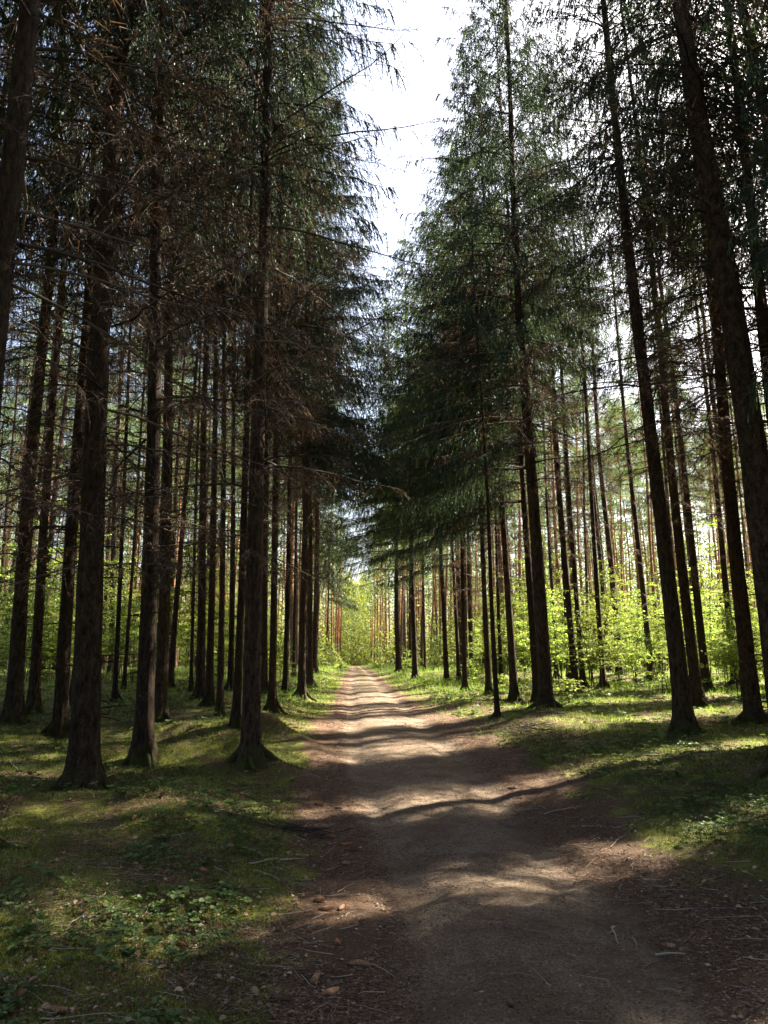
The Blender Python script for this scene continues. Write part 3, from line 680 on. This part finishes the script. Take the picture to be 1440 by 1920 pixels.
# ------------------------------------------------------------------ the far-off wood, read as one mass
def far_wood():
    rng = np.random.default_rng(5); mt = MB()
    n = 900; pts = []
    while len(pts) < n:
        d = rng.uniform(84, 210); a = rng.uniform(-R(31), R(36)); x = d * math.sin(a); y = d * math.cos(a)
        if abs(x - 0.4) < 2.6 or (abs(x - 0.4) < 9 and y > 158): continue
        pts.append((x, y))
    P = np.array(pts); z = H(P[:, 0], P[:, 1]); h = rng.uniform(19, 26, n)
    lean = rng.normal(0, 0.3, (n, 2))
    K = 5; t = np.linspace(0, 1, K)
    L = np.stack([P[:, 0:1] + lean[:, 0:1] * t, P[:, 1:2] + lean[:, 1:2] * t, z[:, None] + h[:, None] * t - 0.1 * (1 - t)], -1)
    tubes(mt, L, rng.uniform(0.11, 0.19, n), 0.03, 6, 0, 0.5)
    m = 260
    u = rng.random((n, m)); az = rng.random((n, m)) * 6.283; rad = rng.random((n, m)) ** 0.6 * 2.3 * np.sqrt(np.clip(1.05 - u, 0, 1))
    cl = vnoise(az * 2 + np.arange(n)[:, None] * 7.7, u * 9, 31)
    zz = z[:, None] + h[:, None] * (0.42 + 0.6 * u); keep = cl > 0.35
    C = np.stack([P[:, 0:1] + rad * np.cos(az), P[:, 1:2] + rad * np.sin(az), zz], -1)[keep]
    D = rng.normal(size=C.shape) + [0, 0, 0.2]
    blades(mt, C, D, rng.uniform(0.35, 0.7, len(C)), 0.22, rng, 1)
    # understorey
    q = 260000; d = 62 + 143 * rng.random(q); a = rng.uniform(-R(30), R(34), q); x = d * np.sin(a); y = d * np.cos(a)
    cl = vnoise(x * 0.35, y * 0.35, 41); ok = (np.abs(x - 0.4) > 1.9 + 1.0 * cl) & (cl > 0.3)
    x, y, cl = x[ok], y[ok], cl[ok]; zz = H(x, y) + rng.random(len(x)) ** 1.5 * (0.6 + 13.0 * (cl - 0.3) * np.clip((np.abs(x) - 2) / 2, 0.1, 1))
    C = np.stack([x, y, zz], -1); blades(mt, C, rng.normal(size=C.shape), rng.uniform(0.2, 0.45, len(C)), 0.2, rng, 2)
    q = 80000; x = rng.normal(0.4, 5.0, q); y = rng.uniform(150, 185, q); u = rng.random(q)
    cl = vnoise(x * 0.5 + 9, u * 12, 43); ok = (cl > 0.08) & ((np.abs(x - 0.4) > 1.4) | (y > 165)); x, y, u = x[ok], y[ok], u[ok]
    blades(mt, np.stack([x * (1.15 - 0.6 * u), y, H(x, y) + 19 * u ** 1.8], -1), rng.normal(size=(len(x), 3)), rng.uniform(0.25, 0.5, len(x)), 0.2, rng, 2)
    tag(obj('far_wood', mt.mesh('far_wood', [M['pine'], M['pneedle'], M['fresh']])), kind='stuff')
far_wood()

# ------------------------------------------------------------------ saplings and bushes
def sapling(p, k, s, label, group, seed):
    rng = random.Random(seed)
    e = obj('leafy_sapling', None, loc=p); e.rotation_euler = (0, 0, rng.random() * 6.283); e.scale = (s, s, s); e.empty_display_size = 0.2
    tag(e, label, 'sapling', group); obj('stem', SAPS[k][0], e); obj('foliage', SAPS[k][1], e); return e
named = [((1195, 1262), 3, 1.0, 'tall bright green sapling just left of the root flare trunk'),
         ((1160, 1275), 2, 1.1, 'bright green bushy sapling in the sunny gap on the right'),
         ((1250, 1300), 1, 1.0, 'leafy sapling squeezed between the two leaning right trunks'),
         ((970, 1305), 4, 1.0, 'leafy sprouts around the foot of a path side trunk'),
         ((1070, 1320), 4, 1.1, 'small sapling with broad leaves right of the stout trunk'),
         ((1392, 1310), 2, 1.0, 'airy sapling before the dark trunks near the right edge'),
         ((18, 1300), 2, 1.0, 'green sapling at the left edge between dark trunks'),
         ((640, 1266), 1, 0.8, 'yellow green bush at the left side of the bright path end'),
         ((715, 1266), 1, 0.8, 'yellow green bush at the right side of the bright path end')]
for i, (b, k, s, lab) in enumerate(named):
    p = at(*b); sapling(p, k, s, lab, None, 40 + i)
rnd = random.Random(5); sc = 0; tries = 0
while sc < 295 and tries < 9000:
    tries += 1
    y = 23 + 52 * rnd.random() ** 0.9; a = rnd.uniform(-R(27), R(31)); x = y * math.tan(a + YAW * 0)
    if x > 0.7: dmin = 3.0
    else: dmin = 3.3
    if abs(x - 0.7) < dmin - (1.0 if y > 45 else 0): continue
    if x < 0.7 and y < 27 : continue
    if vnoise(np.array([x * 0.12]), np.array([y * 0.12]), 77)[0] < (0.33 if x > 0 else 0.36): continue
    side = 'left' if x < 0.7 else 'right'
    k = rnd.choice([2, 3, 5, 6, 5, 6] if (y > 29 and abs(x) > 6) else [1, 2, 2, 3] if (y > 30 or x > 5) else [0, 1, 4, 2])
    if abs(x - 0.7) < 5: k = rnd.choice([4, 0, 4, 1])
    sapling((x, y, h1(x, y)), k, rnd.uniform(0.75, 1.25), 'bright green undergrowth sapling among trunks %s of the path' % side, 'undergrowth saplings %s of the path' % side, 3000 + sc); sc += 1

# ------------------------------------------------------------------ ground cover
def scatter(rng, n, y0, y1, pw=1.0, half=0.60):
    """points in the seen wedge, denser close by"""
    y = y0 * (y1 / y0) ** (rng.random(n) ** pw); x = y * rng.uniform(-half, half + 0.06, n)
    return x, y
def moss_cover():
    rng = np.random.default_rng(61); mb = MB()
    x, y = scatter(rng, 330000, 2.6, 34)
    lv = litval(x, y); l, r = road_lr(y); off = np.maximum(l - x, x - r)
    pn = vnoise(x * 1.1, y * 1.1, 51) * 0.6 + vnoise(x * 3.7, y * 3.7, 52) * 0.4
    ok = (off > 0.12) & (pn - 0.75 * lv + rng.normal(0, 0.05, len(x)) > 0.36)
    x, y = x[ok], y[ok]; z = H(x, y); s = 0.012 + 0.0018 * y
    n = len(x); D = np.stack([rng.normal(0, 0.55, n), rng.normal(0, 0.55, n), np.ones(n)], -1)
    sh = np.clip(0.75 * vnoise(x * 1.9, y * 1.9, 53) + rng.normal(0.1, 0.18, n), 0, 1)
    blades(mb, np.stack([x, y, z - 0.004], -1), D, s * rng.uniform(0.7, 1.8, n), s * 0.42, rng, 0, sh)
    tag(obj('moss', mb.mesh('moss', [M['moss']])), 'soft green moss carpet over the forest floor beside the path', 'moss', kind='stuff')
def herb_cover():
    rng = np.random.default_rng(62); mb = MB()
    x, y = scatter(rng, 26000, 2.7, 30, 0.85)
    lv = litval(x, y); l, r = road_lr(y); off = np.maximum(l - x, x - r)
    pn = vnoise(x * 0.9, y * 0.9, 54) * 0.55 + vnoise(x * 2.6, y * 2.6, 55) * 0.45
    bias = np.where(x < l, np.where((y < 5.2) & (x < -0.75), 0.13, -0.04), 0.05)
    ok = (off > 0.45) & (pn + bias - 0.6 * lv + rng.normal(0, 0.07, len(x)) > 0.56)
    x, y = x[ok], y[ok]; n = len(x); z = H(x, y)
    k = 5; s = (0.013 + 0.001 * y) * rng.uniform(0.45, 1.5, n) * (0.8 + 0.7 * vnoise(x * 3, y * 3, 59)); hgt = s * rng.uniform(1.0, 3.2, n)
    a = rng.random((n, 1)) * 6.283 + np.arange(k)[None, :] * 1.257 + rng.normal(0, 0.25, (n, k))
    top = np.stack([x, y, z + hgt], -1)
    tubes(mb, np.stack([np.stack([x, y, z - 0.01], -1), top], 1), 0.0011 + 0.0001 * y, 0.0008, 3, 0, 0.3)
    D = np.stack([np.cos(a), np.sin(a), rng.uniform(-0.25, 0.35, (n, k))], -1).reshape(-1, 3)
    P = np.repeat(top, k, 0) + rng.normal(0, 0.003, (n * k, 3)) + D * 0.15 * np.repeat(s, k)[:, None]
    Nn = np.stack([rng.normal(0, 0.2, n * k), rng.normal(0, 0.2, n * k), np.ones(n * k)], -1)
    att = np.clip(np.repeat(rng.normal(0.45, 0.2, n), k) + rng.normal(0, 0.1, n * k), 0, 1)
    ss = np.repeat(s, k) * rng.uniform(0.8, 1.2, n * k)
    leaves(mb, P, D, Nn, ss * 1.25, ss * 1.35, rng, 0, att, 0.18, 6)
    tag(obj('ground_cover_plants', mb.mesh('ground_cover_plants', [M['herb']])), 'low leafy herbs with small rounded leaves over the moss', 'ground cover', kind='stuff')
def grass_cover():
    rng = np.random.default_rng(63); mb = MB()
    x, y = scatter(rng, 210000, 6.0, 120, 0.8, 0.58)
    l, r = road_lr(y); off = np.maximum(l - x, x - r)
    near = np.exp(-np.clip(off, 0, None) / 2.2) * sstep(14, 26, y)
    pn = vnoise(x * 0.7, y * 0.7, 56) * 0.6 + vnoise(x * 2.2, y * 2.2, 57) * 0.4
    mid = (np.abs(x - (l + r) / 2) < 0.2) & (y > 26) & (pn > 0.4)
    ok = ((off > 0.02) & (pn + 0.45 * near + 0.12 * sstep(20, 34, y) - 0.25 * (y < 14) > 0.62)) | mid
    x, y, off = x[ok], y[ok], off[ok]; n = len(x); z = H(x, y)
    hgt = (0.05 + 0.16 * np.clip(off, 0, 1.2) / 1.2 * sstep(10, 30, y)) * rng.uniform(0.5, 1.5, n)
    D = np.stack([rng.normal(0, 0.35, n), rng.normal(0, 0.35, n), np.ones(n)], -1)
    blades(mb, np.stack([x, y, z - 0.01], -1), D, hgt, 0.004 + 0.00045 * y, rng, 0)
    tag(obj('grass', mb.mesh('grass', [M['grass']])), 'fresh green grass along the verges and the crown of the path', 'grass', kind='stuff')
def litter_cover():
    rng = np.random.default_rng(64); mb = MB()
    x, y = scatter(rng, 300000, 2.6, 24, 1.0)
    l, r = road_lr(y); off = np.maximum(l - x, x - r)
    pn = vnoise(x * 1.7, y * 1.7, 58); ok = ((off > -0.3) & (off < 3.2) & (pn + 0.35 * litval(x, y) > 0.5)) | ((off <= -0.3) & (rng.random(len(x)) < 0.12 + 0.35 * (pn > 0.58)))
    x, y = x[ok], y[ok]; n = len(x); z = H(x, y) + 0.007
    a = rng.random(n) * 6.283; D = np.stack([np.cos(a), np.sin(a), rng.normal(0.08, 0.12, n)], -1)
    blades(mb, np.stack([x, y, z], -1), D, rng.uniform(0.012, 0.04, n) * (1 + 0.04 * y), 0.0028 + 0.0003 * y, rng, 0)
    # chips, scales and crumbs
    x, y = scatter(rng, 60000, 2.6, 20, 1.0); l, r = road_lr(y); off = np.maximum(l - x, x - r)
    ok = ((off > -0.25) & (off < 1.6)) | (rng.random(len(x)) < 0.45); x, y = x[ok], y[ok]; n = len(x); z = H(x, y) + 0.006
    a = rng.random(n) * 6.283; D = np.stack([np.cos(a), np.sin(a), rng.normal(0.1, 0.15, n)], -1)
    Nn = np.stack([rng.normal(0, 0.3, n), rng.normal(0, 0.3, n), np.ones(n)], -1); s = rng.uniform(0.005, 0.014, n)
    leaves(mb, np.stack([x, y, z], -1), D, Nn, s * 1.3, s, rng, 0, np.clip(rng.normal(0.5, 0.28, n), 0, 1), 0.2, 4)
    tag(obj('needle_litter', mb.mesh('needle_litter', [M['litter']])), 'brown fallen needles and cone scales strewn along the path edges', 'needle litter', kind='stuff')
def leaf_litter():
    rng = np.random.default_rng(65); mb = MB()
    x, y = scatter(rng, 2600, 2.7, 20, 0.9); l, r = road_lr(y); off = np.maximum(l - x, x - r)
    ok = (off > 0.2); x, y = x[ok], y[ok]; n = len(x); z = H(x, y) + 0.012
    a = rng.random(n) * 6.283; D = np.stack([np.cos(a), np.sin(a), rng.normal(0.15, 0.2, n)], -1)
    Nn = np.stack([rng.normal(0, 0.5, n), rng.normal(0, 0.5, n), np.ones(n)], -1); s = rng.uniform(0.015, 0.035, n)
    leaves(mb, np.stack([x, y, z], -1), D, Nn, s * 1.4, s, rng, 0, np.clip(rng.normal(0.75, 0.25, n), 0, 1), 0.35, 6)
    tag(obj('dry_leaves', mb.mesh('dry_leaves', [M['litter']])), 'scattered dry brown leaves lying on moss and litter', 'dry leaves', kind='stuff')
def twig_litter():
    rng = np.random.default_rng(66); mb = MB()
    x, y = scatter(rng, 4200, 2.8, 26, 0.9); l, r = road_lr(y); off = np.maximum(l - x, x - r)
    ok = (off > 0.0) | (rng.random(len(x)) < 0.12); x, y = x[ok], y[ok]; n = len(x)
    a = rng.random(n) * 6.283; L = rng.uniform(0.05, 0.28, n) * (0.7 + 0.04 * y); s = np.linspace(0, 1, 5)[None, :]
    px = x[:, None] + np.cos(a)[:, None] * L[:, None] * s + rng.normal(0, 0.006, (n, 5)); py = y[:, None] + np.sin(a)[:, None] * L[:, None] * s + rng.normal(0, 0.006, (n, 5))
    pz = H(px, py) + 0.008 + 0.012 * rng.random((n, 1)) * s
    tubes(mb, np.stack([px, py, pz], -1), rng.uniform(0.0012, 0.003, n) * (1 + 0.03 * y), 0.001, 4, 0, rng.random(n))
    tag(obj('twig_litter', mb.mesh('twig_litter', [M['stick']])), 'thin fallen twigs scattered over the forest floor', 'twig litter', kind='stuff')
def clods():
    rng = np.random.default_rng(67); mb = MB(); n0 = 5200
    x, y = scatter(rng, n0, 2.7, 14, 1.0); l, r = road_lr(y); off = np.maximum(l - x, x - r)
    ok = ((off > -0.2) & (off < 1.8)) | (rng.random(n0) < 0.2); x, y = x[ok], y[ok]; n = len(x)
    s = 0.004 + 0.010 * rng.random(n) ** 3 * 1.3; z = H(x, y) + s * 0.3 + 0.004
    base = np.array([[1, 0, 0], [-1, 0, 0], [0, 1, 0], [0, -1, 0], [0, 0, 1], [0, 0, -1]], float)
    V = base[None] * (s[:, None, None] * rng.uniform(0.5, 1.3, (n, 6, 1))) * [1, 1, 0.6]
    a = rng.random(n) * 6.283; c, q = np.cos(a)[:, None], np.sin(a)[:, None]
    V = np.stack([V[..., 0] * c - V[..., 1] * q, V[..., 0] * q + V[..., 1] * c, V[..., 2]], -1) + np.stack([x, y, z], -1)[:, None, :]
    T8 = np.array([[0, 2, 4], [2, 1, 4], [1, 3, 4], [3, 0, 4], [2, 0, 5], [1, 2, 5], [3, 1, 5], [0, 3, 5]])
    F = (np.arange(n)[:, None, None] * 6 + T8[None]).reshape(-1, 3)
    mb.add(V.reshape(-1, 3), F, 0, np.repeat(np.clip(rng.normal(0.4, 0.3, n), 0, 1), 6))
    tag(obj('soil_crumbs', mb.mesh('soil_crumbs', [M['stick']])), 'small soil crumbs, grit and bark bits on the path and its edges', 'grit', kind='stuff')
clods()
moss_cover(); herb_cover(); grass_cover(); litter_cover(); leaf_litter(); twig_litter()

# ------------------------------------------------------------------ cones
def cone_mesh(seed, L=0.12, r=0.017):
    rng = np.random.default_rng(seed); mb = MB(); sides = 12; K = 14
    t = np.linspace(0, 1, K); rad = r * np.sin(np.pi * np.clip(0.08 + 0.88 * t, 0, 1)) ** 0.55 * 0.86
    an = np.arange(sides) / sides * 2 * np.pi; T, A = np.meshgrid(t, an, indexing='ij'); RR = np.repeat(rad[:, None], sides, 1)
    bendz = 0.05 * L * np.sin(np.pi * T)
    V = np.stack([(T - 0.5) * L, RR * np.cos(A), RR * np.sin(A) + bendz], -1).reshape(-1, 3)
    ii = (np.arange(K - 1)[:, None] * sides + np.arange(sides)[None, :]); jj = (np.arange(K - 1)[:, None] * sides + (np.arange(sides)[None, :] + 1) % sides)
    mb.add(V, np.stack([ii, jj, jj + sides, ii + sides], -1).reshape(-1, 4), 0, 0.15, True)
    n = 150; g = np.arange(n); tt = 0.02 + 0.95 * g / n; a = g * 2.399963; rr = np.interp(tt, t, rad)
    P = np.stack([(tt - 0.5) * L, rr * np.cos(a), rr * np.sin(a) + 0.05 * L * np.sin(np.pi * tt)], -1)
    radial = np.stack([np.zeros(n), np.cos(a), np.sin(a)], -1); D = np.array([1., 0, 0]) * 1.0 + radial * 0.30
    leaves(mb, P - radial * 0.0015, D, radial, 0.0155, 0.0125, rng, 0, np.clip(rng.normal(0.65, 0.15, n), 0, 1), -0.15, 6)
    return mb.mesh('spruce_cone', [M['cone']])
CONES = [cone_mesh(400, 0.115, 0.018), cone_mesh(401, 0.085, 0.019), cone_mesh(402, 0.14, 0.019)]
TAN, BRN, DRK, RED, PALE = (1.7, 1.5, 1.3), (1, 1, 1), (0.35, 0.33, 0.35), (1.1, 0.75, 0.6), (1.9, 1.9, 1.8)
CL = [((597, 1691), 1, 5, TAN, 'short tan spruce cone on sunlit needles, uppermost of a trio'),
      ((610, 1707), 0, 8, TAN, 'tan spruce cone lying level, largest of the sunlit trio'),
      ((639, 1706), 1, 70, TAN, 'tan spruce cone pointing at the viewer, closest of the trio to the path'),
      ((634, 1772), 1, 100, RED, 'small reddish cone beside a black clod near the path edge'),
      ((672, 1812), 2, -15, BRN, 'long brown cone lying beside a thin stick at the path edge'),
      ((590, 1842), 2, 75, BRN, 'large dark brown cone standing out in the shaded litter'),
      ((617, 1865), 0, 40, TAN, 'light tan cone slanting upward near the bottom of the photo'),
      ((541, 1603), 1, 0, TAN, 'small tan cone left of a brown one behind the white stick'),
      ((564, 1607), 2, -4, BRN, 'brown cone directly behind the white stick'),
      ((592, 1566), 0, 0, DRK, 'blackish cone in a small dark heap by the path'),
      ((600, 1557), 2, 5, DRK, 'blackish cone at the back of a small dark heap'),
      ((621, 1571), 1, -5, RED, 'reddish cone just right of the dark heap'),
      ((646, 1585), 0, 0, RED, 'slim reddish cone lying level near the path edge'),
      ((661, 1597), 0, -20, DRK, 'dark cone nearest the dirt path, below the slim reddish one'),
      ((645, 1622), 1, -10, BRN, 'brown cone lying right of the white stick'),
      ((597, 1511), 0, -12, RED, 'brown cone up by the moss edge, above the dark heap'),
      ((634, 1517), 1, 10, BRN, 'small brown cone by the path below the sunny dirt strip'),
      ((338, 1773), 0, -40, RED, 'reddish cone among leafy herbs in the shade'),
      ((428, 1778), 0, -35, BRN, 'brown cone on moss between herbs and litter'),
      ((251, 1536), 0, 85, RED, 'orange brown cone standing up in the moss on the left'),
      ((298, 1571), 0, 5, PALE, 'pale cone lying flat in the shaded moss on the left'),
      ((380, 1634), 1, -30, TAN, 'small tan cone alone on the moss'),
      ((100, 1897), 2, -12, BRN, 'long cone near the lower left corner under the herbs'),
      ((430, 1590), 0, 30, BRN, 'brown cone in moss left of the dark heap'),
      ((520, 1878), 2, -8, DRK, 'long blackish cone at the bottom of the photo'),
      ((1252, 1778), 1, -5, BRN, 'brown cone alone at the right of the path'),
      ((960, 1480), 0, -5, DRK, 'dark cone on the right verge near the sunlit dirt'),
      ((957, 1886), 1, 90, DRK, 'small dark cone on the path at the bottom of the photo')]
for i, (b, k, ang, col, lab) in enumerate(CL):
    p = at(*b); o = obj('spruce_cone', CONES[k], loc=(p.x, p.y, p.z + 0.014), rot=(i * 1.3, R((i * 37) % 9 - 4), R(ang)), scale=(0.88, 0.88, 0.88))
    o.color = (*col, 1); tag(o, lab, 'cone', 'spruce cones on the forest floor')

# ------------------------------------------------------------------ sticks
def stick(a, b, r, mat_, lab, seed, sag=0.0, side=0, nm='fallen_stick'):
    rng = np.random.default_rng(seed); A = at(*a); B = at(*b); K = 12; t = np.linspace(0, 1, K)
    x = A.x + (B.x - A.x) * t; y = A.y + (B.y - A.y) * t; L = (B - A).length
    x = x + np.convolve(rng.normal(0, 0.02 * L, K), [0.3, 0.4, 0.3], 'same') ; y = y + np.convolve(rng.normal(0, 0.02 * L, K), [0.3, 0.4, 0.3], 'same') + sag * L * np.sin(np.pi * t)
    z = H(x, y) + r + 0.006 + 0.01 * np.sin(np.pi * t)
    P = np.stack([x, y, z], -1); o0 = P[0].copy(); mb = MB(); tubes(mb, P - o0, r, r * 0.45, 7, 0, rng.uniform(0.2, 0.9))
    for k in range(side):
        i = rng.integers(3, K - 2); d = unit((P[i + 1] - P[i])[None])[0]; q = np.cross(d, [0, 0, 1]) * rng.choice([-1, 1]); s = np.linspace(0, 1, 5)[:, None]
        Q = P[i] - o0 + (d * 0.8 + q * 0.7 + [0, 0, 0.12]) * L * rng.uniform(0.12, 0.3) * s; tubes(mb, Q, r * 0.5, r * 0.25, 5, 0, 0.4)
    o = obj(nm, mb.mesh(nm, [M[mat_]]), loc=tuple(o0)); tag(o, lab, 'stick', 'fallen sticks'); return o
ST = [((468, 1622), (572, 1612), 0.006, 'pale', 'white bleached stick lying beside cones left of the path', 0, 2),
      ((950, 1552), (996, 1553), 0.008, 'stick', 'short dark stick lying level on the right of the path', 0, 0),
      ((1035, 1687), (1082, 1671), 0.004, 'stick', 'thin twig slanting across the middle of the dirt path', 0, 0),
      ((1230, 1795), (1285, 1794), 0.007, 'stick', 'dark stick lying level in the litter right of the path', 0, 0),
      ((950, 1831), (1022, 1844), 0.004, 'stick', 'pale grey twig on the dirt path near the bottom', 0.05, 1),
      ((658, 1806), (742, 1837), 0.004, 'stick', 'thin stick running from a long brown cone onto the path', 0.08, 0),
      ((1246, 1862), (1276, 1869), 0.009, 'stick', 'thick short stick near the bottom right', 0, 0),
      ((1208, 1818), (1236, 1804), 0.005, 'stick', 'short twig below the dark level stick on the right', 0, 0),
      ((982, 1523), (1016, 1520), 0.006, 'stick', 'small dark stick at the right path edge, above another', 0, 1),
      ((1020, 1528), (1090, 1512), 0.006, 'stick', 'forked stick in the needle litter where the right verge begins', 0, 3),
      ((1140, 1590), (1225, 1540), 0.005, 'stick', 'twiggy stick on sunlit needles right of the path', 0.05, 4),
      ((1192, 1417), (1345, 1413), 0.008, 'pale', 'long pale branch lying in the greenery on the right', 0.0, 2),
      ((0, 1584), (52, 1585), 0.006, 'stick', 'straight stick in the moss at the left edge', 0, 0),
      ((20, 1430), (36, 1452), 0.007, 'pale', 'pale stick on sunny moss at the far left', 0, 1),
      ((480, 1633), (545, 1672), 0.003, 'stick', 'thin curved twig on moss below the white stick', 0.1, 0),
      ((1152, 1742), (1160, 1775), 0.008, 'pale', 'pale curled piece of wood on the path', 0.2, 1),
      ((1186, 1764), (1194, 1778), 0.008, 'pale', 'small pale splinter beside the curled piece of wood', 0, 0),
      ((1100, 1400), (1040, 1372), 0.008, 'stick', 'dark branch lying behind the brush heap on the right', 0, 3)]
for i, (a, b, r, m_, lab, sg, sd) in enumerate(ST): stick(a, b, r, m_, lab, 600 + i, sg, sd)

def brush_heap(px, py, n, rad, hgt, lab, seed):
    rng = np.random.default_rng(seed); c = at(px, py); mb = MB()
    x = rng.normal(0, rad * 0.5, n); y = rng.normal(0, rad * 0.35, n); a = rng.random(n) * 6.283; L = rng.uniform(0.25, 0.8, n); s = np.linspace(-0.5, 0.5, 6)[None, :]
    qx = x[:, None] + np.cos(a)[:, None] * L[:, None] * s; qy = y[:, None] + np.sin(a)[:, None] * L[:, None] * s
    qz = H(qx + c.x, qy + c.y) - c.z + 0.01 + (rng.random((n, 1)) * hgt) * np.exp(-(qx ** 2 + qy ** 2) / rad ** 2) + 0.06 * (s ** 2) + rng.normal(0, 0.01, (n, 6))
    tubes(mb, np.stack([qx, qy, qz], -1), rng.uniform(0.002, 0.007, n), 0.0015, 4, 0, rng.random(n) * 0.5)
    tag(obj('brush_heap', mb.mesh('brush_heap', [M['dead']]), loc=c), lab, 'brush heap')
brush_heap(985, 1372, 90, 0.6, 0.16, 'low heap of dead twigs right of the path before the thin bare stem', 71)
brush_heap(1020, 1342, 60, 0.5, 0.12, 'dead twigs gathered at the foot of the stout right trunk', 72)
brush_heap(560, 1562, 26, 0.22, 0.05, 'small dark tangle of twigs left of the path', 73)
